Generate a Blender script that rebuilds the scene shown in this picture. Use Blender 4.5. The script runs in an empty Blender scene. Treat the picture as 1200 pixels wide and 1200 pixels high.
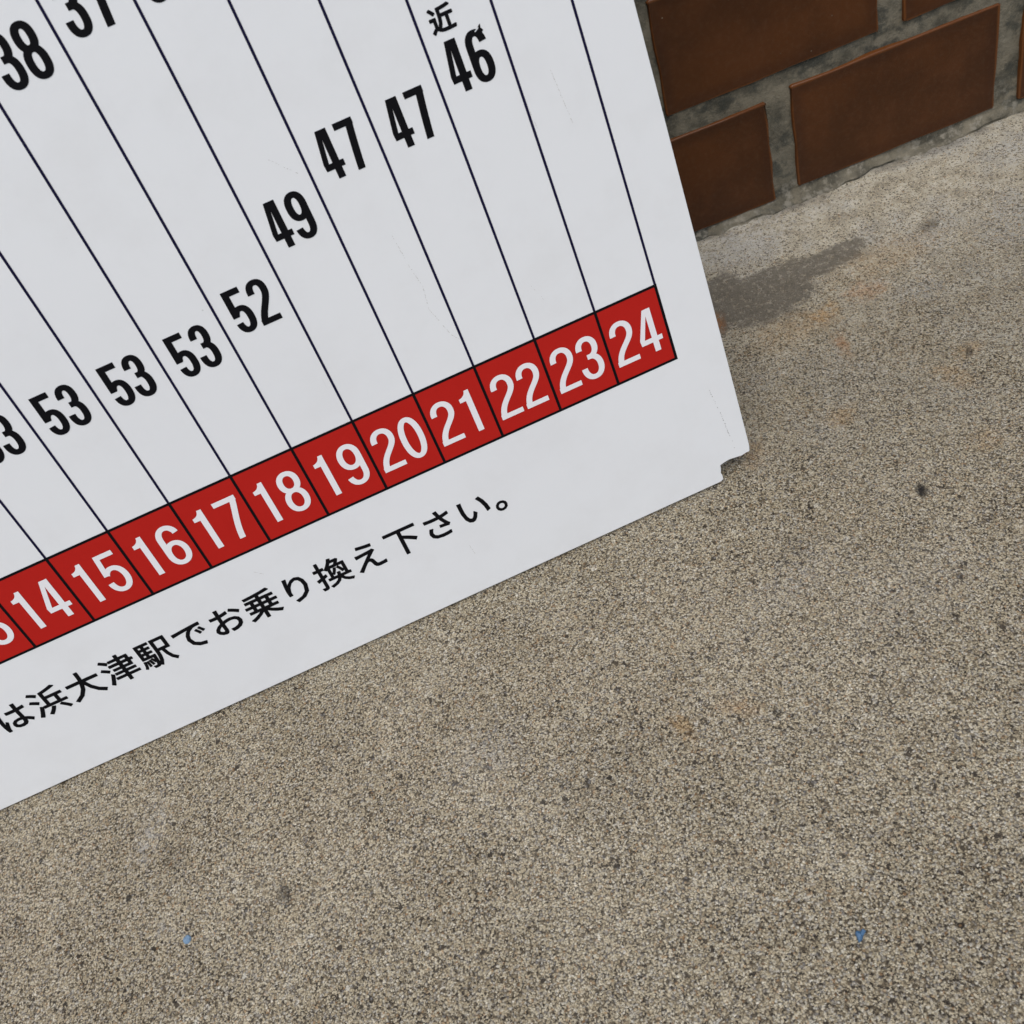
import bpy, bmesh, math, random
import numpy as np
from mathutils import Vector, Matrix
from mathutils.geometry import delaunay_2d_cdt

random.seed(7)
C = bpy.context.scene.collection
SC = bpy.context.scene

# ------------------------------------------------------------------ camera
F_PX = 1262.098                       # focal length in pixels of the 1200 px square picture
RVEC = np.array([2.35605814, -0.432005427, -0.212105772])
CAM = np.array([-0.180668, -0.978311, 0.735625])
_t = np.linalg.norm(RVEC); _k = RVEC / _t
_K = np.array([[0, -_k[2], _k[1]], [_k[2], 0, -_k[0]], [-_k[1], _k[0], 0]])
RC = np.eye(3) + math.sin(_t) * _K + (1 - math.cos(_t)) * _K @ _K
cam = bpy.data.cameras.new('camera'); cam_o = bpy.data.objects.new('camera', cam); C.objects.link(cam_o)
m = Matrix.Identity(4)
for i in range(3):
    m[i][0], m[i][1], m[i][2], m[i][3] = RC[0][i], -RC[1][i], -RC[2][i], CAM[i]
cam_o.matrix_world = m
cam.sensor_fit = 'HORIZONTAL'; cam.sensor_width = 36; cam.lens = F_PX / 1200 * 36
cam.clip_start = 0.02; cam.clip_end = 200
cam.dof.use_dof = True; cam.dof.focus_distance = 0.93; cam.dof.aperture_fstop = 15.0
SC.camera = cam_o

# ------------------------------------------------------------------ sky, sun, exposure
SUN_EL, SUN_AZ = math.radians(62), math.radians(190)    # azimuth clockwise from +Y: the light comes from behind the viewer
w = bpy.data.worlds.new('World'); SC.world = w; w.use_nodes = True
nt = w.node_tree; nt.nodes.clear()
sky = nt.nodes.new('ShaderNodeTexSky'); sky.sky_type = 'NISHITA'; sky.sun_disc = False
sky.sun_elevation = SUN_EL; sky.sun_rotation = SUN_AZ
sky.air_density = 1.0; sky.dust_density = 2.0; sky.ozone_density = 1.0
bg = nt.nodes.new('ShaderNodeBackground'); bg.inputs[1].default_value = 0.10
wo = nt.nodes.new('ShaderNodeOutputWorld')
nt.links.new(sky.outputs[0], bg.inputs[0]); nt.links.new(bg.outputs[0], wo.inputs[0])
sun = bpy.data.lights.new('sun', 'SUN'); sun.energy = 1.4; sun.angle = math.radians(45); sun.color = (1.0, 0.955, 0.885)
sun_o = bpy.data.objects.new('sun', sun); C.objects.link(sun_o)
sd = Vector((math.sin(SUN_AZ) * math.cos(SUN_EL), math.cos(SUN_AZ) * math.cos(SUN_EL), math.sin(SUN_EL)))
sun_o.rotation_euler = sd.to_track_quat('Z', 'Y').to_euler(); sun_o.location = sd * 5
SC.view_settings.view_transform = 'Standard'; SC.view_settings.look = 'None'
SC.view_settings.exposure = 0.56; SC.cycles.max_bounces = 4; SC.cycles.diffuse_bounces = 3; SC.cycles.glossy_bounces = 2; SC.cycles.caustics_reflective = False
SC.view_settings.gamma = 1.0; SC.view_settings.use_curve_mapping = False

# ------------------------------------------------------------------ pixel -> place
def ray(x, y): return RC.T @ np.array([(x - 600) / F_PX, (y - 600) / F_PX, 1.0])
def ground_at(x, y):
    r = ray(x, y); t = -CAM[2] / r[2]; return (CAM + t * r)[:2]

# ------------------------------------------------------------------ material helpers
class N:
    """small node-graph writer"""
    def __init__(s, name):
        s.m = bpy.data.materials.new(name); s.m.use_nodes = True
        s.t = s.m.node_tree; s.t.nodes.clear()
        s.out = s.t.nodes.new('ShaderNodeOutputMaterial'); s.p = s.t.nodes.new('ShaderNodeBsdfPrincipled')
        s.t.links.new(s.p.outputs[0], s.out.inputs[0])
    def put(s, sock, v):
        if isinstance(v, bpy.types.NodeSocket): s.t.links.new(v, sock)
        elif isinstance(v, (tuple, list)) and len(v) == 3 and sock.type == 'RGBA': sock.default_value = (*v, 1)
        else: sock.default_value = v
    def math(s, op, a, b=0.0, c=0.0, clamp=False):
        n = s.t.nodes.new('ShaderNodeMath'); n.operation = op; n.use_clamp = clamp
        s.put(n.inputs[0], a); s.put(n.inputs[1], b); s.put(n.inputs[2], c); return n.outputs[0]
    def vmath(s, op, a, b=(0, 0, 0)):
        n = s.t.nodes.new('ShaderNodeVectorMath'); n.operation = op
        s.put(n.inputs[0], a); s.put(n.inputs[1], b)
        return n.outputs[1] if op in ('DOT_PRODUCT', 'LENGTH', 'DISTANCE') else n.outputs[0]
    def mix(s, f, a, b, mode='MIX'):
        n = s.t.nodes.new('ShaderNodeMix'); n.data_type = 'RGBA'; n.blend_type = mode
        s.put(n.inputs[0], f); s.put(n.inputs[6], a); s.put(n.inputs[7], b); return n.outputs[2]
    def fmix(s, f, a, b):
        n = s.t.nodes.new('ShaderNodeMix'); n.data_type = 'FLOAT'
        s.put(n.inputs[0], f); s.put(n.inputs[2], a); s.put(n.inputs[3], b); return n.outputs[0]
    def ramp(s, f, stops, interp='LINEAR'):
        n = s.t.nodes.new('ShaderNodeValToRGB'); n.color_ramp.interpolation = interp
        e = n.color_ramp.elements
        while len(e) < len(stops): e.new(0.5)
        for i, (p, c) in enumerate(stops):
            e[i].position = p; e[i].color = (*c, 1) if isinstance(c, tuple) else (c, c, c, 1)
        s.put(n.inputs[0], f); return n.outputs[0]
    def step(s, v, lo, hi, a=0.0, b=1.0):
        n = s.t.nodes.new('ShaderNodeMapRange'); n.interpolation_type = 'SMOOTHSTEP'
        for i, x in enumerate((v, lo, hi, a, b)): s.put(n.inputs[i], x)
        return n.outputs[0]
    def obj(s): return s.t.nodes.new('ShaderNodeTexCoord').outputs['Object']
    def info(s): return s.t.nodes.new('ShaderNodeObjectInfo').outputs['Random']
    def noise(s, v, scale, detail=3, rough=.55, dim='3D', w=0.0, col=False):
        n = s.t.nodes.new('ShaderNodeTexNoise'); n.noise_dimensions = dim
        if dim != '4D' or True: s.put(n.inputs['Vector'], v)
        if dim == '4D': s.put(n.inputs['W'], w)
        n.inputs['Scale'].default_value = scale; n.inputs['Detail'].default_value = detail; n.inputs['Roughness'].default_value = rough
        return n.outputs['Color' if col else 'Fac']
    def vor(s, v, scale, feat='F1', rnd=1.0, dim='2D'):
        n = s.t.nodes.new('ShaderNodeTexVoronoi'); n.voronoi_dimensions = dim; n.feature = feat
        s.put(n.inputs['Vector'], v); n.inputs['Scale'].default_value = scale; n.inputs['Randomness'].default_value = rnd
        return n.outputs
    def sep(s, c):
        n = s.t.nodes.new('ShaderNodeSeparateColor'); s.put(n.inputs[0], c); return n.outputs
    def sepv(s, c):
        n = s.t.nodes.new('ShaderNodeSeparateXYZ'); s.put(n.inputs[0], c); return n.outputs
    def comb(s, x, y, z=0.0):
        n = s.t.nodes.new('ShaderNodeCombineXYZ'); s.put(n.inputs[0], x); s.put(n.inputs[1], y); s.put(n.inputs[2], z); return n.outputs[0]
    def bump(s, h, dist, strength=1.0, normal=None):
        n = s.t.nodes.new('ShaderNodeBump'); s.put(n.inputs['Height'], h); s.put(n.inputs['Distance'], dist); s.put(n.inputs['Strength'], strength)
        if normal is not None: s.put(n.inputs['Normal'], normal)
        return n.outputs[0]
    def fin(s, col, rough=.6, normal=None, spec=.5):
        s.put(s.p.inputs['Base Color'], col); s.put(s.p.inputs['Roughness'], rough); s.put(s.p.inputs['Specular IOR Level'], spec)
        if normal is not None: s.put(s.p.inputs['Normal'], normal)
        return s.m

def ellipse_mask(n, P, c, e1, e2, soft=0.35, wob=0.0, wnoise=None):
    """stain given by its centre and two semi-axis ends read on the ground"""
    c0 = ground_at(*c); a = ground_at(*e1) - c0; b = ground_at(*e2) - c0
    inv = np.linalg.inv(np.array([a, b]).T)
    d = n.vmath('SUBTRACT', P, (float(c0[0]), float(c0[1]), 0))
    s = n.vmath('DOT_PRODUCT', d, (float(inv[0][0]), float(inv[0][1]), 0)); t = n.vmath('DOT_PRODUCT', d, (float(inv[1][0]), float(inv[1][1]), 0))
    r = n.math('SQRT', n.math('ADD', n.math('MULTIPLY', s, s), n.math('MULTIPLY', t, t)))
    if wnoise is not None: r = n.math('ADD', r, n.math('MULTIPLY', n.math('SUBTRACT', wnoise, .5), wob))
    return n.step(r, 1 - soft, 1 + soft, 1.0, 0.0)

# ------------------------------------------------------------------ materials
def mat_ground():
    n = N('sand_finished_concrete'); P = n.obj(); x, y, _ = n.sepv(P)
    # wobble the lookup so grains are not clean polygons
    wv = n.noise(P, 700, 2, .6, '2D', col=True)
    Pw = n.vmath('ADD', P, n.vmath('MULTIPLY', n.vmath('SUBTRACT', wv, (.5, .5, .5)), (.0022, .0022, 0)))
    v1 = n.vor(Pw, 600); v2 = n.vor(Pw, 1000); v3 = n.vor(Pw, 300)
    c1 = n.sep(v1['Color']); c2 = n.sep(v2['Color']); c3 = n.sep(v3['Color'])
    big = n.noise(P, 3.1, 4, .6, '2D'); mid = n.noise(P, 17, 4, .62, '2D'); fine = n.noise(P, 120, 3, .6, '2D')
    sand = [(0, (.016, .0135, .011)), (.105, (.046, .038, .029)), (.20, (.175, .138, .087)), (.35, (.43, .350, .220)), (.62, (.62, .525, .352)), (.88, (.75, .67, .49)), (1, (.83, .78, .65))]
    g1 = n.ramp(c1[0], sand); g2 = n.ramp(c2[0], sand); g3 = n.ramp(c3[0], sand)
    g = n.mix(n.math('GREATER_THAN', c2[1], .55), g1, g2)
    g = n.mix(n.math('GREATER_THAN', c3[1], .97), g, g3)
    # iron-tinted grains and grey ones
    g = n.mix(n.math('MULTIPLY', n.math('GREATER_THAN', c1[2], .965), .5), g, (.46, .26, .11))
    g = n.mix(n.math('MULTIPLY', n.math('LESS_THAN', c1[2], .12), .45), g, (.40, .39, .37))
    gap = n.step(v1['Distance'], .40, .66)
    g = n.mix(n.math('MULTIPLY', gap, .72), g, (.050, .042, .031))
    # dirt held in hollows, larger tonal drift
    drift = n.step(n.math('ADD', n.math('MULTIPLY', big, .6), n.math('MULTIPLY', mid, .4)), .36, .66)
    g = n.mix(n.math('MULTIPLY', n.math('SUBTRACT', 1.0, drift), .20), g, (.14, .112, .082))
    g = n.mix(n.math('MULTIPLY', drift, .14), g, (.56, .49, .38))
    # trowelled paste left towards the wall: paler, smoother, peppered
    near = n.step(n.math('ADD', n.math('ADD', y, n.math('MULTIPLY', n.math('MAXIMUM', x, 0.0), .22)), n.math('ADD', n.math('MULTIPLY', n.math('SUBTRACT', mid, .5), .30), n.math('MULTIPLY', n.math('SUBTRACT', big, .5), .30))), -.44, -.07)
    near2 = n.step(n.math('ADD', y, n.math('MULTIPLY', n.math('SUBTRACT', mid, .5), .12)), -.20, -.02)
    paste = n.ramp(n.noise(P, 42, 5, .68, '2D'), [(.28, (.26, .23, .17)), (.5, (.43, .392, .302)), (.72, (.55, .52, .43))])
    cool = n.step(n.noise(P, 9, 4, .6, '2D', ), .47, .63)
    paste = n.mix(n.math('MULTIPLY', cool, .55), paste, (.37, .372, .35))
    keep = n.math('MAXIMUM', n.math('LESS_THAN', c1[0], n.fmix(near2, .42, .13)), n.math('LESS_THAN', c2[0], n.fmix(near2, .3, .16)))       # grains that still show through the paste
    cover = n.math('MULTIPLY', near, n.math('SUBTRACT', 1.0, n.math('MULTIPLY', keep, .88)))
    col = n.mix(n.math('MULTIPLY', cover, .9), g, paste)
    # stains: each has its own outline
    wn = n.noise(P, 55, 5, .7, '2D'); wn2 = n.noise(P, 160, 4, .7, '2D')
    def stain(col, c, e1, e2, colour, amt, soft=.3, wob=1.2, brk=.0):
        mk = ellipse_mask(n, P, c, e1, e2, soft, wob, wn)
        mk = n.math('MULTIPLY', mk, n.step(wn2, .30 + brk, .56 + brk))
        if not brk or isinstance(brk, str): colour = n.mix(1.0, n.mix(.35, col, (.42, .36, .27)), tuple(min(1.6, q * 2.0 + .22) for q in colour), 'MULTIPLY')
        return n.mix(n.math('MULTIPLY', mk, amt), col, colour), mk
    a = [ellipse_mask(n, P, *e, .17, 1.5, n.math('ADD', n.math('MULTIPLY', wn, .75), n.math('MULTIPLY', wn2, .25))) for e in (((902, 343), (960, 316), (912, 372)), ((972, 304), (1018, 283), (977, 316)), ((848, 352), (874, 342), (854, 386)))]
    dk = n.math('MAXIMUM', n.math('MAXIMUM', a[0], a[1]), a[2])
    dk = n.math('MULTIPLY', dk, n.fmix(n.step(wn2, .36, .5), .55, 1.0))
    col = n.mix(n.math('MULTIPLY', dk, .90), col, n.mix(fine, (.110, .098, .077), (.180, .162, .130)))
    rust, ochre = (.36, .19, .085), (.42, .29, .15)
    for c, e1, e2, cl, am in (((986, 403), (996, 412), (982, 409), rust, .72), ((1017, 338), (1036, 332), (1020, 347), rust, .5),
                              ((970, 366), (985, 360), (973, 375), ochre, .6), ((843, 375), (849, 373), (846, 384), (.45, .19, .05), .8),
                              ((1120, 440), (1138, 450), (1112, 447), ochre, .45), ((800, 852), (811, 868), (791, 857), (.40, .27, .12), .55),
                              ((866, 829), (885, 836), (860, 838), (.40, .26, .14), .4), ((985, 487), (1005, 480), (988, 497), ochre, .42),
                              ((1135, 408), (1150, 402), (1138, 415), ochre, .4), ((882, 533), (894, 530), (884, 546), (.30, .19, .09), .5),
                              ((1155, 515), (1172, 510), (1158, 526), ochre, .4), ((1040, 300), (1090, 280), (1046, 316), ochre, .25), ((930, 385), (965, 370), (938, 398), ochre, .35)):
        col, _ = stain(col, c, e1, e2, cl, min(1, am * 1.1), .7, 2.8)
    for c, e1, e2, am in (((1080, 573), (1087, 569), (1084, 582), .85), ((333, 1046), (341, 1042), (337, 1056), .45), ((150, 1052), (153, 1050), (151.5, 1056), .75),
                          ((1136, 412), (1140, 409), (1138, 416), .5), ((1088, 265), (1099, 261), (1090, 270), .35), ((205, 1008), (216, 1003), (209, 1020), .22),
                          ((912, 836), (915, 834), (914, 842), .4), ((925, 640), (960, 622), (934, 655), .07), ((690, 925), (760, 890), (705, 960), .07)):
        col, _ = stain(col, c, e1, e2, (.030, .027, .025), min(1, am * 1.15), .45, 1.7, -.3)
    for c, e1, e2, am in (((178, 968), (186, 940), (188, 972), .36), ((168, 990), (176, 976), (177, 994), .4), ((193, 1088), (200, 1082), (199, 1096), .5),
                          ((566, 880), (600, 860), (580, 905), .3), ((930, 680), (965, 660), (938, 700), .32), ((1060, 700), (1120, 660), (1075, 735), .2), ((860, 260), (900, 245), (870, 300), .4), ((900, 268), (985, 232), (906, 282), .35)):
        col, _ = stain(col, c, e1, e2, (.60, .59, .555), am * .8, .8, 2.2, .10)
    # soot line where dust gathers at the foot of the wall
    foot = n.math('MULTIPLY', n.step(n.math('ADD', y, n.math('MULTIPLY', n.math('SUBTRACT', wn, .5), .03)), -.022, -.004), n.step(mid, .38, .58))
    col = n.mix(n.math('MULTIPLY', foot, .6), col, (.13, .12, .105))
    h = n.math('SUBTRACT', 1.0, n.math('MULTIPLY', v1['Distance'], 1.2))
    h = n.math('ADD', n.math('MULTIPLY', h, n.fmix(c1[1], .45, 1.0)), n.math('MULTIPLY', n.math('SUBTRACT', 1.0, v2['Distance']), .4))
    h = n.math('MULTIPLY', h, n.step(y, -.30, -.03, 1.0, .25))
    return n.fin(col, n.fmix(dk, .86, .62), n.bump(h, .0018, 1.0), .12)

def mat_board():
    n = N('white_vinyl_board'); P = n.obj()
    big = n.noise(P, 2.4, 3, .55); mid = n.noise(P, 14, 5, .65); fine = n.noise(P, 90, 4, .7)
    col = n.mix(n.step(mid, .42, .72), (.700, .706, .700), (.674, .677, .668))
    col = n.mix(n.math('MULTIPLY', n.step(big, .45, .7), .25), col, (.66, .662, .665))
    # specks
    v = n.vor(P, 26, dim='3D'); c = n.sep(v['Color'])
    sp = n.math('MULTIPLY', n.math('LESS_THAN', v['Distance'], n.math('MULTIPLY', c[0], .026)), n.math('GREATER_THAN', c[1], .55))
    col = n.mix(n.math('MULTIPLY', sp, n.fmix(c[2], .25, .8)), col, (.13, .11, .09))
    v = n.vor(P, 9, dim='3D'); c = n.sep(v['Color'])
    sm = n.math('MULTIPLY', n.step(n.math('ADD', v['Distance'], n.math('MULTIPLY', fine, .12)), .07, .13, 1.0, 0.0), n.math('GREATER_THAN', c[1], .72))
    col = n.mix(n.math('MULTIPLY', sm, n.math('MULTIPLY', n.step(fine, .5, .62), .35)), col, (.48, .45, .40))
    # rub marks, mostly upright
    Ps = n.vmath('MULTIPLY', P, (1, .07, 1))
    rub = n.step(n.noise(Ps, 210, 2, .5), .70, .78)
    rub = n.math('MULTIPLY', rub, n.step(n.noise(P, 7, 3, .6), .57, .68))
    col = n.mix(n.math('MULTIPLY', rub, .24), col, (.50, .49, .47))
    h = n.math('ADD', n.noise(P, 5, 2, .5), n.math('MULTIPLY', mid, .1))
    yb = n.sepv(P)[1]
    dirt = n.math('MULTIPLY', n.step(n.math('ADD', yb, n.math('MULTIPLY', mid, .02)), .008, .035, 1.0, 0.0), n.step(fine, .42, .66))
    col = n.mix(n.math('MULTIPLY', dirt, .07), col, (.36, .31, .24))
    return n.fin(col, n.fmix(mid, .26, .46), n.bump(h, .004, .12), .45)

def mat_ink(name, c, rough=.4, var=.25):
    n = N(name); P = n.obj(); k = n.noise(P, 35, 4, .6)
    col = n.mix(n.math('MULTIPLY', k, var), c, tuple(min(1, x * 1.4 + .003) for x in c))
    sp = n.vor(P, 60, dim='3D'); cc = n.sep(sp['Color'])
    spk = n.math('MULTIPLY', n.math('LESS_THAN', sp['Distance'], n.math('MULTIPLY', cc[0], .05)), n.math('GREATER_THAN', cc[1], .8))
    col = n.mix(n.math('MULTIPLY', spk, .35), col, (.35, .32, .30))
    return n.fin(col, n.fmix(k, rough + .02, rough + .2), None, .08)

def mat_tile():
    n = N('brown_glazed_tile'); P = n.obj(); r = n.info()
    x, y, z = n.sepv(P)
    nz = n.noise(P, 24, 5, .65); fine = n.noise(P, 190, 4, .7)
    off = n.vmath('ADD', P, n.comb(n.math('MULTIPLY', r, 37.0), n.math('MULTIPLY', r, 11.0), 0.0))
    nb = n.noise(off, 9, 4, .6)
    # the glaze runs thin and turns orange over the arrises of the tile
    dx = n.math('SUBTRACT', .1135, n.math('ABSOLUTE', x)); dz = n.math('SUBTRACT', .0592, n.math('ABSOLUTE', z))
    d = n.math('MINIMUM', dx, dz)
    d = n.math('ADD', d, n.math('MULTIPLY', n.math('SUBTRACT', nz, .5), .004))
    rim = n.step(d, .0004, .0030, 1.0, 0.0)
    halo = n.step(d, .004, .018, 1.0, 0.0)
    base = n.mix(n.step(nb, .32, .68), (.042, .0132, .0028), (.070, .0218, .0046))
    base = n.mix(n.math('MULTIPLY', n.math('SUBTRACT', r, .3), .25), base, (.076, .023, .006))
    base = n.mix(n.math('MULTIPLY', n.step(nz, .46, .66), .35), base, (.080, .026, .007))
    base = n.mix(n.math('MULTIPLY', halo, .5), base, (.032, .0095, .0028))
    base = n.mix(n.math('MULTIPLY', rim, n.fmix(nz, .35, .95)), base, (.15, .049, .010))
    v = n.vor(off, 70, dim='3D'); c = n.sep(v['Color'])
    sp = n.math('MULTIPLY', n.math('LESS_THAN', v['Distance'], n.math('MULTIPLY', c[0], .085)), n.math('GREATER_THAN', c[1], .45))
    base = n.mix(n.math('MULTIPLY', sp, .6), base, n.mix(c[2], (.018, .012, .010), (.33, .27, .21)))
    # dust
    base = n.mix(n.math('MULTIPLY', n.step(fine, .45, .75), .03), base, (.30, .25, .18))
    hb = n.math('ADD', n.math('MULTIPLY', nb, 1.0), n.math('MULTIPLY', nz, .3))
    return n.fin(base, n.fmix(nz, .26, .46), n.bump(hb, .0028, .4, n.bump(fine, .0005, .3)), .32)

def mat_mortar():
    n = N('grey_mortar'); P = n.obj(); x, y, z = n.sepv(P)
    a = n.noise(P, 28, 5, .7); b = n.noise(P, 95, 4, .65); c = n.noise(P, 11, 4, .6); f = n.noise(P, 420, 3, .7)
    col = n.mix(n.step(a, .38, .62), (.066, .060, .043), (.160, .140, .100))
    col = n.mix(n.math('MULTIPLY', n.step(c, .46, .62), .5), col, (.185, .165, .122))
    col = n.mix(n.math('MULTIPLY', n.step(n.math('ADD', n.math('MULTIPLY', b, .35), n.math('MULTIPLY', n.noise(n.vmath('MULTIPLY', P, (.6, 1, 1.2)), 30, 3, .6), .65)), .50, .60), .8), col, (.038, .039, .031))
    low = n.step(n.math('ADD', z, n.math('MULTIPLY', a, .05)), .03, .075, 1.0, 0.0)
    col = n.mix(n.math('MULTIPLY', low, n.math('MULTIPLY', n.step(b, .48, .66), .5)), col, (.33, .30, .24))
    col = n.mix(n.math('MULTIPLY', n.step(f, .55, .7), .22), col, (.26, .235, .185))
    h = n.math('ADD', n.math('ADD', n.math('MULTIPLY', a, 1.0), n.math('MULTIPLY', b, .6)), n.math('MULTIPLY', f, .25))
    return n.fin(col, .88, n.bump(h, .003, .8), .3)

M_GROUND, M_BOARD, M_TILE, M_MORTAR = mat_ground(), mat_board(), mat_tile(), mat_mortar()
M_RED = mat_ink('red_print', (.375, .0125, .0085), .42)
M_BLACK = mat_ink('black_print', (.0032, .0030, .0040), .5)
M_NAVY = mat_ink('navy_print', (.006, .005, .026), .5)
M_WHITE = mat_ink('white_print', (.71, .69, .69), .4, .1)
def mat_plain(name, c1, c2, rough):
    n = N(name); P = n.obj(); k = n.noise(P, 500, 3, .6)
    return n.fin(n.mix(k, c1, c2), rough, n.bump(k, .0004, .5), .5)
M_BLUE1 = mat_plain('pale_blue_plastic', (.10, .18, .27), (.18, .27, .37), .6)
M_BLUE2 = mat_plain('blue_plastic', (.015, .06, .14), (.085, .19, .31), .5)

# ------------------------------------------------------------------ mesh helpers
def link(name, me, mat, parent=None):
    o = bpy.data.objects.new(name, me); C.objects.link(o)
    if mat and not me.materials: me.materials.append(mat)
    if parent: o.parent = parent
    return o
def mesh_py(name, v, f, smooth=False):
    me = bpy.data.meshes.new(name); me.from_pydata(v, [], f); me.update()
    if smooth: me.polygons.foreach_set('use_smooth', [True] * len(me.polygons))
    return me
def height_noise(x, y, seed, f0, octv=4, gain=.5):
    rs = np.random.RandomState(seed); s = 0; amp = 1; f = f0
    for _ in range(octv):
        for _ in range(5):
            th = rs.rand() * 6.283; ph = rs.rand() * 6.283; s = s + amp * np.sin((x * math.cos(th) + y * math.sin(th)) * f * (0.7 + .6 * rs.rand()) + ph) / 2.2
        amp *= gain; f *= 2.1
    return s

# ------------------------------------------------------------------ ground: one sheet, denser where it is seen
def axis(lo, a, b, hi, n1, n2):
    return np.concatenate([np.linspace(lo, a, n1, endpoint=False), np.linspace(a, b, n2, endpoint=False), np.linspace(b, hi, n1)])
gx = axis(-12, -1.1, .9, 12, 12, 200); gy = axis(-12, -1.15, .012, .25, 10, 116)
X, Y = np.meshgrid(gx, gy)
Z = height_noise(X, Y, 3, 9, 3) * .0004 + height_noise(X, Y, 5, 70, 2) * .00018
Z = Z - .0004
Z *= np.exp(-np.maximum(0, np.maximum(np.abs(X) - 1.2, -Y - 1.2)) * 3)
nx, ny = len(gx), len(gy)
vv = np.stack([X.ravel(), Y.ravel(), Z.ravel()], 1).tolist()
ff = [(j * nx + i, j * nx + i + 1, (j + 1) * nx + i + 1, (j + 1) * nx + i) for j in range(ny - 1) for i in range(nx - 1)]
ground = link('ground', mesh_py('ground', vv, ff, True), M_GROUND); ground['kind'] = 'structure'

# ------------------------------------------------------------------ wall: mortar backing, each tile its own piece
wall = bpy.data.objects.new('tiled_wall', None); C.objects.link(wall)
wall['label'] = 'wall of brown glazed tiles in wide grey mortar joints behind the sign'; wall['category'] = 'wall'
PX, PZ, TW, TH = .2541, .1392, .227, .1184
WX0, WX1, WZ1 = -1.75, 1.15, 1.80
def mortar():
    xs = axis(WX0, -.05, .56, WX1, 46, 150); zs = np.concatenate([np.linspace(-.02, -.003, 4, endpoint=False), np.linspace(-.003, .02, 30, endpoint=False), np.linspace(.02, .30, 80, endpoint=False), np.linspace(.30, WZ1, 60)])
    A, B = np.meshgrid(xs, zs)
    D = .0030 + height_noise(A, B, 11, 60, 3) * .0011 + height_noise(A, B, 12, 14, 2) * .0006
    D = np.maximum(D, .0022)
    # the lowest bed is squeezed out over the slab as a rough fillet
    bead = np.clip(1 - (B - .001) / (.0115 + .004 * height_noise(A, B * 0, 21, 40, 2)), 0, 1) ** 1.3
    D = D - bead * (.0085 + .0035 * height_noise(A, B, 22, 90, 3))
    D = D + np.clip(1 - np.abs(B - .0008) / .0022, 0, 1) * np.clip(.4 + height_noise(A, A * 0, 31, 25, 3), 0, 1) * .006     # open crack at the slab
    n1, n2 = len(xs), len(zs)
    v = np.stack([A.ravel(), D.ravel(), B.ravel()], 1).tolist()
    f = [(j * n1 + i, j * n1 + i + 1, (j + 1) * n1 + i + 1, (j + 1) * n1 + i) for j in range(n2 - 1) for i in range(n1 - 1)]
    # closed block behind
    k = len(v); v += [(WX0, .14, -.02), (WX1, .14, -.02), (WX1, .14, WZ1), (WX0, .14, WZ1)]
    f += [(k, k + 3, k + 2, k + 1)]
    lo = list(range(n1)); hi = [(n2 - 1) * n1 + i for i in range(n1)]
    le = [j * n1 for j in range(n2)]; ri = [j * n1 + n1 - 1 for j in range(n2)]
    f += [tuple([k, k + 1] + lo[::-1]), tuple(hi + [k + 2, k + 3]), tuple(le + [k + 3, k]), tuple(ri[::-1] + [k + 1, k + 2])]
    return link('mortar', mesh_py('mortar', v, f, True), M_MORTAR, wall)
mortar()
def tile_mesh(seed):
    rs = random.Random(seed)
    hw, hh = TW / 2, TH / 2
    def ring(inset, y, rad, wob=0.0):
        pts = []
        for cx, cz, a0 in ((1, 1, 0), (-1, 1, 90), (-1, -1, 180), (1, -1, 270)):
            x0 = cx * (hw - inset - rad); z0 = cz * (hh - inset - rad)
            for k in range(4):
                a = math.radians(a0 + 30 * k); pts.append([x0 + rad * math.cos(a), y, z0 + rad * math.sin(a)])
        # points along the long and short sides so edges can wander a little
        out = []
        for q in range(16):
            p, r = pts[q], pts[(q + 1) % 16]; out.append(p)
            if q % 4 == 3:
                for t in (.2, .4, .6, .8): out.append([p[i] + (r[i] - p[i]) * t for i in range(3)])
        return out
    W = [(rs.uniform(-1, 1) * .0011, rs.uniform(-1, 1) * .0011) for _ in range(32)]
    prof = [(-.0004, .011, .0022), (0, .0009, .0022), (.0004, .0002, .0023), (.0012, -.0001, .0025), (.0035, .0000, .003), (.0075, .0003, .004), (.015, .0003, .006), (.036, .0001, .012)]
    rings = []
    for ins, y, rad in prof:
        R = ring(ins, y, rad); k = max(0, 1 - ins / .02)
        rings.append([(p[0] + w_[0] * k, p[1], p[2] + w_[1] * k) for p, w_ in zip(R, W)])
    v = [p for R in rings for p in R]; f = []; n_ = len(rings[0])
    for j in range(len(rings) - 1):
        for i in range(n_):
            f.append((j * n_ + i, (j + 1) * n_ + i, (j + 1) * n_ + (i + 1) % n_, j * n_ + (i + 1) % n_))
    f.append(tuple((len(rings) - 1) * n_ + i for i in range(n_))[::-1])
    me = mesh_py('tile', v, f, True)
    bm = bmesh.new(); bm.from_mesh(me); bmesh.ops.recalc_face_normals(bm, faces=bm.faces); bm.to_mesh(me); bm.free()
    me.materials.append(M_TILE); return me
TM = [tile_mesh(s) for s in range(5)]
rs = random.Random(4)
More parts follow.
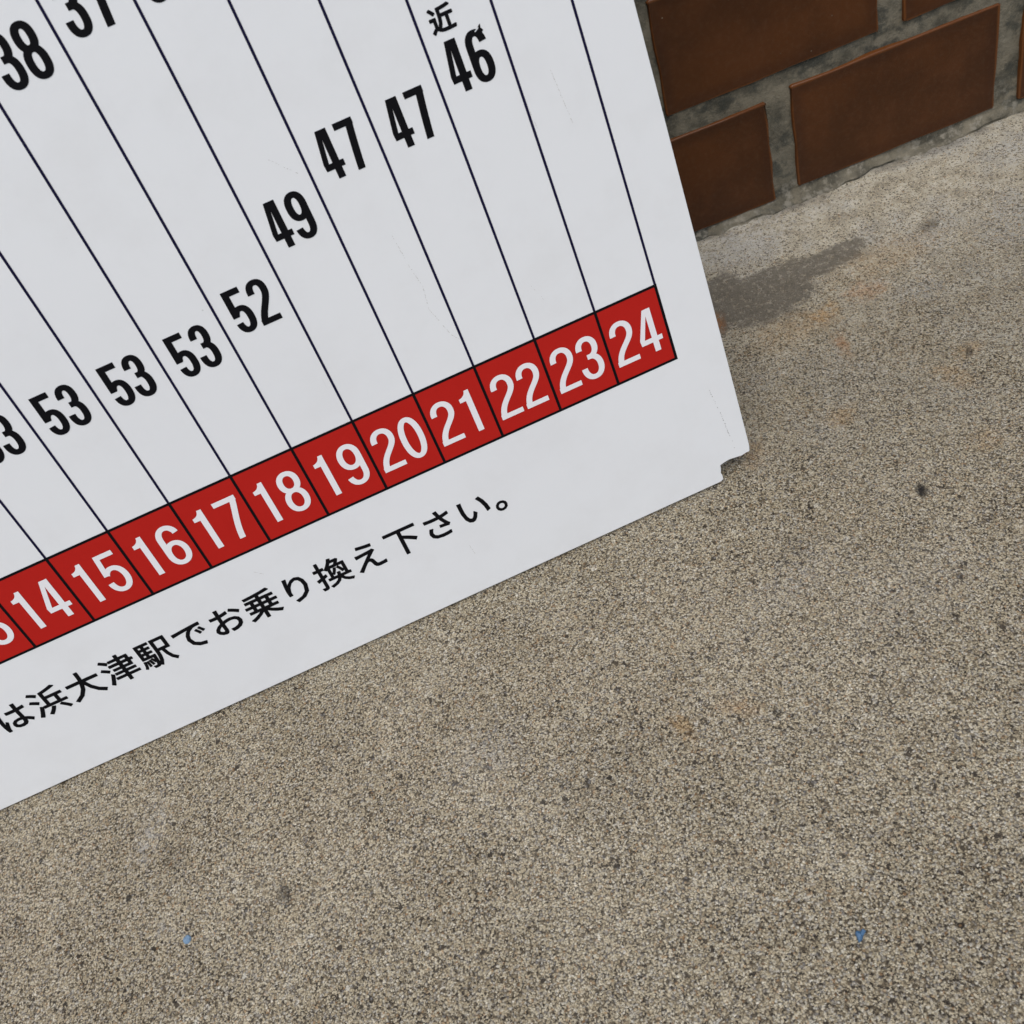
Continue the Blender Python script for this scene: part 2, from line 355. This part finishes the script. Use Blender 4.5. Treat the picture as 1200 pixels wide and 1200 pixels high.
for row in range(13):
    x_first = .2082 if row % 2 == 0 else .0781
    z0 = .0157 + row * PZ
    for c in range(-8, 5):
        x0 = x_first + c * PX
        if x0 < WX0 + .01 or x0 + TW > WX1 - .01 or z0 + TH > WZ1: continue
        o = link('tile', TM[rs.randrange(5)], None, wall)
        dx, dz, ro, dy = rs.uniform(-.0012, .0012), rs.uniform(-.0015, .0015), rs.uniform(-.003, .003), rs.uniform(-.0006, .0006)
        if row == 0 and c == 0: dx = dz = ro = 0
        if row == 1 and c == 0: dx, dz, ro = 0, 0, 0
        if row == 0 and c == -1: dx, dz, ro = .0, -.0052, .004
        o.location = (x0 + TW / 2 + dx, dy, z0 + TH / 2 + dz); o.rotation_euler = (rs.uniform(-.004, .004), ro, rs.uniform(-.003, .003))

# ------------------------------------------------------------------ the sign
YAW, LEAN = .0693389, .2090667
SO = Vector((.00728715, -.34534347, 0))
sd_ = Vector((math.cos(YAW), math.sin(YAW), 0)); nb_ = Vector((-math.sin(YAW), math.cos(YAW), 0))
su = Vector((0, 0, 1)) * math.cos(LEAN) + nb_ * math.sin(LEAN); sn = sd_.cross(su)
TK = .003; SW, SH = 1.33, 1.655
sign = bpy.data.objects.new('fare_chart_sign', None); C.objects.link(sign)
mw = Matrix.Identity(4)
for i in range(3): mw[i][0], mw[i][1], mw[i][2] = sd_[i], su[i], sn[i]
SO.z = TK * math.sin(LEAN) + .0003
mw.translation = SO; sign.matrix_world = mw
sign['label'] = 'white fare chart board with chipped corner leaning on the brown tiled wall'; sign['category'] = 'sign'

def prism(loop, z0, z1, bev=0.0):
    n_ = len(loop); v = [(x, y, z1) for x, y in loop] + [(x, y, z0) for x, y in loop]
    f = [tuple(range(n_)), tuple(range(2 * n_ - 1, n_ - 1, -1))]
    for i in range(n_): j = (i + 1) % n_; f.append((i, i + n_, j + n_, j))
    return v, f
chip = [(-.0345, .0030), (-.0331, .0032), (-.0318, .0038), (-.0304, .0046), (-.0303, .0085), (-.0311, .0120), (-.0300, .0160), (-.0296, .0198), (-.0262, .0207), (-.0215, .0216), (-.0180, .0213), (-.0128, .0205), (-.0085, .0199), (-.0066, .0204), (-.0040, .0209), (-.0012, .0206), (-.0005, .0235), (0, .0275)]
loop = [(-SW, 0)] + chip + [(0, SH), (-SW, SH)]
v, f = prism(loop, -TK, 0)
me = mesh_py('board', v, f)
bm = bmesh.new(); bm.from_mesh(me)
be = [e for e in bm.edges if all(abs(q.co.z) < 1e-6 for q in e.verts)]
bmesh.ops.bevel(bm, geom=be, offset=.0005, segments=2, affect='EDGES', profile=.6)
bmesh.ops.recalc_face_normals(bm, faces=bm.faces); bm.to_mesh(me); bm.free()
link('board', me, M_BOARD, sign)

# flat print ------------------------------------------------------------
def cdt_mesh(name, pos, neg, z):
    verts = []; faces = []
    for poly in pos + neg:
        if sum(p[0] * q[1] - q[0] * p[1] for p, q in zip(poly, poly[1:] + poly[:1])) < 0: poly = poly[::-1]
        k = len(verts); verts += [Vector((x, y)) for x, y in poly]; faces.append(list(range(k, k + len(poly))))
    ov, oe, of, _, _, src = delaunay_2d_cdt(verts, [], faces, 0, 1e-7)
    cen = np.array([[sum(ov[i].x for i in t) / len(t), sum(ov[i].y for i in t) / len(t)] for t in of])
    inside = np.zeros(len(of), bool); hole = np.zeros(len(of), bool)
    for k, poly in enumerate(pos + neg):
        p = np.array(poly); q = np.roll(p, -1, 0); c = np.zeros(len(of), bool)
        for (x0, y0), (x1, y1) in zip(p, q):
            if y0 == y1: continue
            c ^= ((y0 > cen[:, 1]) != (y1 > cen[:, 1])) & (cen[:, 0] < (x1 - x0) * (cen[:, 1] - y0) / (y1 - y0) + x0)
        if k < len(pos): inside |= c
        else: hole |= c
    keep = [t for t, i, h in zip(of, inside, hole) if i and not h]
    me = bpy.data.meshes.new(name); me.from_pydata([(q.x, q.y, z) for q in ov], [], keep); me.update()
    bm = bmesh.new(); bm.from_mesh(me)
    for fc in bm.faces:
        fc.normal_update()
        if fc.normal.z < 0: fc.normal_flip()
    loose = [q for q in bm.verts if not q.link_faces]; bmesh.ops.delete(bm, geom=loose, context='VERTS')
    bm.to_mesh(me); bm.free(); return me

def arc(cx, cy, rx, ry, a0, a1, ex=2.0, n_=None):
    n_ = n_ or max(6, int(abs(a1 - a0) / 7)); pts = []
    for i in range(n_ + 1):
        a = math.radians(a0 + (a1 - a0) * i / n_); c, s = math.cos(a), math.sin(a)
        pts.append((cx + rx * math.copysign(abs(c) ** (2 / ex), c), cy + ry * math.copysign(abs(s) ** (2 / ex), s)))
    return pts
def bez(p0, p1, p2, p3, n_=12):
    return [tuple((1 - t) ** 3 * p0[k] + 3 * (1 - t) ** 2 * t * p1[k] + 3 * (1 - t) * t * t * p2[k] + t ** 3 * p3[k] for k in (0, 1)) for t in [i / n_ for i in range(n_ + 1)]]
def stroke(pts, a, b):
    """ribbon along a centre line; a = half width of upright, b = of level strokes; returned as quads"""
    P = [pts[0]]
    for q in pts[1:]:
        if math.hypot(q[0] - P[-1][0], q[1] - P[-1][1]) > 1e-5: P.append(q)
    closed = math.hypot(P[0][0] - P[-1][0], P[0][1] - P[-1][1]) < 1e-4
    if closed: P = P[:-1]
    n_ = len(P); L, R = [], []
    for i in range(n_):
        p0 = P[(i - 1) % n_] if (closed or i > 0) else P[i]; p1 = P[(i + 1) % n_] if (closed or i < n_ - 1) else P[i]
        tx, ty = p1[0] - p0[0], p1[1] - p0[1]; l = math.hypot(tx, ty); nx_, ny_ = -ty / l, tx / l
        L.append((P[i][0] + nx_ * a, P[i][1] + ny_ * b)); R.append((P[i][0] - nx_ * a, P[i][1] - ny_ * b))
    m_ = n_ if closed else n_ - 1
    return [[L[i], R[i], R[(i + 1) % n_], L[(i + 1) % n_]] for i in range(m_)]
def hribbon(pts, a):
    return [[(p[0] - a, p[1]), (p[0] + a, p[1]), (q[0] + a, q[1]), (q[0] - a, q[1])] for p, q in zip(pts[:-1], pts[1:])]
def box(x0, y0, x1, y1): return [(x0, y0), (x1, y0), (x1, y1), (x0, y1)]

def gw(ch, st): return st['W'] * st['nar'].get(ch, 1.0)
def glyph(ch, st):
    W, a, b, ex = gw(ch, st), st['a'], st['b'], st['ex']; heavy = st['heavy']
    cx = W / 2; rx = cx - a; L, R = a, W - a
    if ch == '0': return stroke(arc(cx, .5, rx, .5 - b, 0, 360, ex), a, b)
    if ch == '1':
        sR = W * .70; sL = sR - 2 * a; fl = sL - W * .26
        cv = bez((sR - 1.5 * a, 1), (sR - 1.7 * a, .90), (sL - .05, .865), (fl, .855), 8)
        return [[(sL, 0), (sR, 0), (sR, 1), (sR - 1.5 * a, 1)] + cv[1:] + [(fl, .765), (sL, .765)]]
    if ch == '2':
        top = arc(cx, .735, rx, .265 - b, 186, -5, ex)
        e = top[-1]
        if heavy: dg = bez(e, (R, .53), (L + .065, .34), (L + .005, .10), 14)
        else: dg = bez(e, (R - .005, .50), (L + .03, .40), (L + .008, .07), 16)
        return stroke(top + dg[1:], a, b) + [box(.0, 0, W, 2 * b)] + [[(0.0, 0), (2 * a, 0), (2 * a + .01, .12), (0.004, .12)]]
    if ch == '3':
        ym = .530; up = arc(cx - .008, (1 - b + ym) / 2, rx - .012, (1 - b - ym) / 2, 183, -90, ex); lo = arc(cx, (ym + b) / 2, rx, (ym - b) / 2, 90, -183, ex)
        return stroke(up, a, b) + stroke(lo, a, b) + [box(W * (.36 if heavy else .39), ym - b, cx + .01, ym + b)]
    if ch == '4':
        sR = W * (.80 if heavy else .79); sL = sR - 2 * a; y0 = .205 if heavy else .225; y1 = y0 + 2 * b
        tl = sL - (1.05 * a if heavy else .75 * a)
        dia = [(.0 + .012, y0), (0.0, y1 + .02), (tl, 1), (sL + .3 * a, 1), (sL + .05 * a, .83 if heavy else .86), (2 * a * (.72 if heavy else .80), y1 - .01), (2 * a * .68, y0)]
        return [box(sL, 0, sR, 1), box(.012, y0, W, y1), dia]
    if ch == '5':
        if heavy:
            return [box(0.0, 1 - 2.1 * b, W * .88, 1), box(0.0, .385, 2 * a * .98, 1)] + stroke(arc(cx, .31, rx, .31 - b, 158, -171, ex), a, b)
        st_ = [(W * .115, 1), (W * .115 + 2 * a * .86, 1), (2 * a * .86 + .015, .47), (.015, .47)]
        return [box(W * .115, 1 - 2 * b, W * .93, 1), st_] + stroke(arc(cx - .005, .332, rx + .005, .332 - b, 150, -172, ex), a, b)
    if ch in '69':
        g = stroke(arc(cx, .305, rx, .305 - b, 0, 360, ex), a, b)
        g += stroke(arc(cx, .70, rx, .30 - b, 8 if heavy else 14, 180, ex) + [(L, .60), (L, .45), (L, .32)], a, b)
        return g if ch == '6' else [[(W - x, 1 - y) for x, y in q] for q in g]
    if ch == '7':
        leg = bez((R + .0, 1 - b), (W * .78, .70), (W * .46, .38), (W * .40 if not heavy else W * .42, 0), 12) if not heavy else bez((R, 1 - b), (R - .03, .75), (W * .60, .35), (W * .52, 0), 10)
        return [box(0, 1 - 2.1 * b, W, 1)] + hribbon(leg, a * 1.02)
    if ch == '8':
        ym = .528; return stroke(arc(cx, (1 - b + ym) / 2, rx - .012, (1 - b - ym) / 2, 0, 360, ex), a, b) + stroke(arc(cx, (ym + b) / 2, rx, (ym - b) / 2, 0, 360, ex), a, b)
HEAVY = dict(W=.430, a=.0735, b=.064, ex=2.35, heavy=True, gap=.060, nar={'4': .95, '7': .92})
LIGHT = dict(W=.482, a=.062, b=.0555, ex=2.15, heavy=False, gap=.085, nar={})
def number_polys(txt, st, H, u0, v0):
    out = []; x = 0
    for ch in txt:
        for q in glyph(ch, st): out.append([(u0 + (x + p[0]) * H, v0 + p[1] * H) for p in q])
        x += gw(ch, st) + st['gap']
    return out
def number_width(txt, st, H): return (sum(gw(c, st) for c in txt) + (len(txt) - 1) * st['gap']) * H

PITCH, MR, ZR, HR = .05195645, .04093785, .13882668, .06834796
def line_u(k): return -MR - (24 - k) * PITCH          # ruled line on the right of column k
FIRST = 1
HW_, HB_ = .00098, .00112
# red numbered cells
for k in range(FIRST, 25):
    me = mesh_py('number_cell', [(line_u(k - 1), ZR, .00012), (line_u(k), ZR, .00012), (line_u(k), ZR + HR, .00012), (line_u(k - 1), ZR + HR, .00012)], [(0, 1, 2, 3)])
    cell = link('number_cell', me, M_RED, sign)
    if k >= 13:
        t = str(k); H = .0393; W_ = number_width(t, LIGHT, H)
        u0 = (line_u(k - 1) + line_u(k)) / 2 - W_ / 2 - .0003
        link('cell_number', cdt_mesh('cell_number', number_polys(t, LIGHT, H, u0, ZR + .0137), [], .00042), M_WHITE, cell)
# ruled lines
def rule(name, x0, y0, x1, y1, mat, z): return link(name, mesh_py(name, [(x0, y0, z), (x1, y0, z), (x1, y1, z), (x0, y1, z)], [(0, 1, 2, 3)]), mat, sign)
for k in range(FIRST - 1, 25):
    u = line_u(k)
    rule('column_line', u - HW_, ZR + HR + HB_, u + HW_, SH - .12, M_NAVY, .00027)
    rule('cell_divider', u - HB_ * 1.05, ZR + HB_, u + HB_ * 1.05, ZR + HR - HB_, M_BLACK, .00027)
rule('cell_border', line_u(FIRST - 1) - HB_, ZR - HB_, line_u(24) + HB_ * 1.05, ZR + HB_, M_BLACK, .0003)
rule('cell_border', line_u(FIRST - 1) - HB_, ZR + HR - HB_, line_u(24) + HB_ * 1.05, ZR + HR + HB_, M_BLACK, .0003)
# black fares
FARES = [(k, '53', .2934) for k in (15, 16, 17, 18)] + [(19, '52', .3066), (20, '49', .3513), (21, '47', .3806), (22, '47', .3808), (23, '46', .3994), (18, '38', .5082), (19, '37', .5204), (20, '36', .5210)]
for k, t, v0 in FARES:
    H = .0347; u0 = line_u(k - 1) + PITCH * .498 - number_width(t, HEAVY, H) / 2
    if t == '46': u0 -= .0006
    if t in ('37', '36'): u0 -= .0022
    pol = number_polys(t, HEAVY, H, u0, v0); neg = []
    if t == '46':      # the ink of the six is scratched at its tip
        x6 = u0 + (gw('4', HEAVY) + HEAVY['gap']) * H
        pol.append([(x6 + .0103, v0 + .0330), (x6 + .0128, v0 + .0300), (x6 + .0150, v0 + .0318), (x6 + .0138, v0 + .0338), (x6 + .0142, v0 + .0362), (x6 + .0131, v0 + .0357)])
        neg.append([(x6 + .0090, v0 + .0331), (x6 + .0094, v0 + .0323), (x6 + .0121, v0 + .0338), (x6 + .0126, v0 + .0348)])
    link('fare_number', cdt_mesh('fare_number', pol, neg, .00028), M_BLACK, sign)
# notice lettering (built-in font, squared up and thickened to the painted weight)
def text_char(name, ch, cu, cv, size, offset, sx=1.0):
    cu_ = bpy.data.curves.new('char', 'FONT'); cu_.body = ch; cu_.size = 1.0; cu_.resolution_u = 3; cu_.fill_mode = 'FRONT'
    o = bpy.data.objects.new('char', cu_); C.objects.link(o); bpy.context.view_layer.update()
    me = bpy.data.meshes.new_from_object(o.evaluated_get(bpy.context.evaluated_depsgraph_get()))
    bpy.data.objects.remove(o); bpy.data.curves.remove(cu_)
    V = [((q.co.x - .5) * size * sx + cu, (q.co.y - .38) * size + cv) for q in me.vertices]
    polys = [[V[i] for i in p.vertices] for p in me.polygons]
    use = {}
    for p in me.polygons:
        for e in p.edge_keys: use[e] = use.get(e, 0) + 1
    wd = offset * size
    for (i, j), cnt in use.items():          # thicken along the outline
        if cnt != 1: continue
        (x0, y0), (x1, y1) = V[i], V[j]; l = math.hypot(x1 - x0, y1 - y0)
        if l < 1e-8: continue
        tx, ty = (x1 - x0) / l * wd, (y1 - y0) / l * wd; ex_ = .55
        polys.append([(x0 - tx * ex_ + ty, y0 - ty * ex_ - tx), (x1 + tx * ex_ + ty, y1 + ty * ex_ - tx), (x1 + tx * ex_ - ty, y1 + ty * ex_ + tx), (x0 - tx * ex_ - ty, y0 - ty * ex_ + tx)])
    bpy.data.meshes.remove(me)
    return link(name, cdt_mesh(name, polys, [], .00028), M_BLACK, sign)
TEXT = 'は浜大津駅でお乗り換え下さい。'
for i, ch in enumerate(TEXT):
    text_char('notice_character', ch, -.2437 - (13 - i) * .03255, .0860, .0310, .0175)
text_char('fare_note_character', '近', -.1277, .4478, .0174, .034)
# scuffs on the board: a dotted crease by the edge and thin hair scratches
def scuff(name, pts, wd, dash, mat):
    quads = []
    for (x0, y0), (x1, y1) in zip(pts[:-1], pts[1:]):
        l = math.hypot(x1 - x0, y1 - y0); n_ = max(1, int(l / .002))
        for i in range(n_):
            if random.random() > dash: continue
            t0 = (i + random.random() * .3) / n_; t1 = (i + .5 + random.random() * .5) / n_; h = wd * random.uniform(.4, 1.2)
            ax, ay = -(y1 - y0) / l * h, (x1 - x0) / l * h; j = random.uniform(-1, 1) * wd
            p, q = (x0 + (x1 - x0) * t0 + j, y0 + (y1 - y0) * t0), (x0 + (x1 - x0) * t1 + j, y0 + (y1 - y0) * t1)
            quads.append([(p[0] - ax, p[1] - ay), (p[0] + ax * .4, p[1] + ay * .4), (q[0] + ax, q[1] + ay), (q[0] - ax * .4, q[1] - ay * .4)])
    link(name, cdt_mesh(name, quads, [], .00015), mat, sign)
M_SCUFF = mat_ink('scuffed_grey', (.30, .29, .28), .6); M_HAIR = mat_ink('faint_scratch', (.42, .40, .37), .6)
scuff('edge_crease', [(-.0215, .0975), (-.0176, .0720), (-.0150, .0480), (-.0130, .0300)], .00035, .6, M_SCUFF)
for pts in ([(-.2140, .3290), (-.2120, .3050), (-.2090, .2870)], [(-.2085, .2850), (-.2110, .2660), (-.2030, .2400), (-.1960, .2300)], [(-.0940, .4000), (-.0900, .3560)], [(-.0690, .3900), (-.0650, .3500)], [(-.1975, .2345), (-.1962, .2338), (-.1955, .2325)], [(-.2700, .4110), (-.2560, .3950)], [(-.2600, .0530), (-.2585, .0420)], [(-.4300, .1190), (-.4230, .1120)], [(-.1330, .2500), (-.1270, .2350)]):
    scuff('hair_scratch', pts, .00022, .85, M_HAIR)

# ------------------------------------------------------------------ two bits of blue litter on the slab
def flake(name, px, outline, h, mat, label, tilt):
    g = ground_at(*px); n_ = len(outline)
    v = [(x, y, 0) for x, y in outline] + [(x * .8, y * .8, h * (1 + .5 * math.sin(i * 2.1))) for i, (x, y) in enumerate(outline)] + [(0, 0, h * 1.25)]
    f = [tuple(range(n_))[::-1]] + [(i, (i + 1) % n_, n_ + (i + 1) % n_, n_ + i) for i in range(n_)] + [(n_ + i, n_ + (i + 1) % n_, 2 * n_) for i in range(n_)]
    o = link(name, mesh_py(name, v, f), mat); o.location = (g[0], g[1], .0001); o.rotation_euler = (tilt, 0, 0)
    o['label'] = label; o['category'] = 'litter'; return o
flake('plastic_chip', (219.5, 1101), [(.0029 * math.cos(a) * 1.2, .0036 * math.sin(a)) for a in [i * .7854 + .2 for i in range(8)]], .0012, M_BLUE1, 'pale blue oval plastic chip lying loose on the concrete', .04)
flake('plastic_fragment', (1009, 1096), [(-.0034, -.0040), (-.0006, -.0030), (.0010, -.0010), (.0044, .0014), (.0030, .0034), (.0006, .0024), (-.0014, .0036), (-.0030, .0026)], .0016, M_BLUE2, 'deep blue jagged plastic fragment lying loose on the concrete', .06)
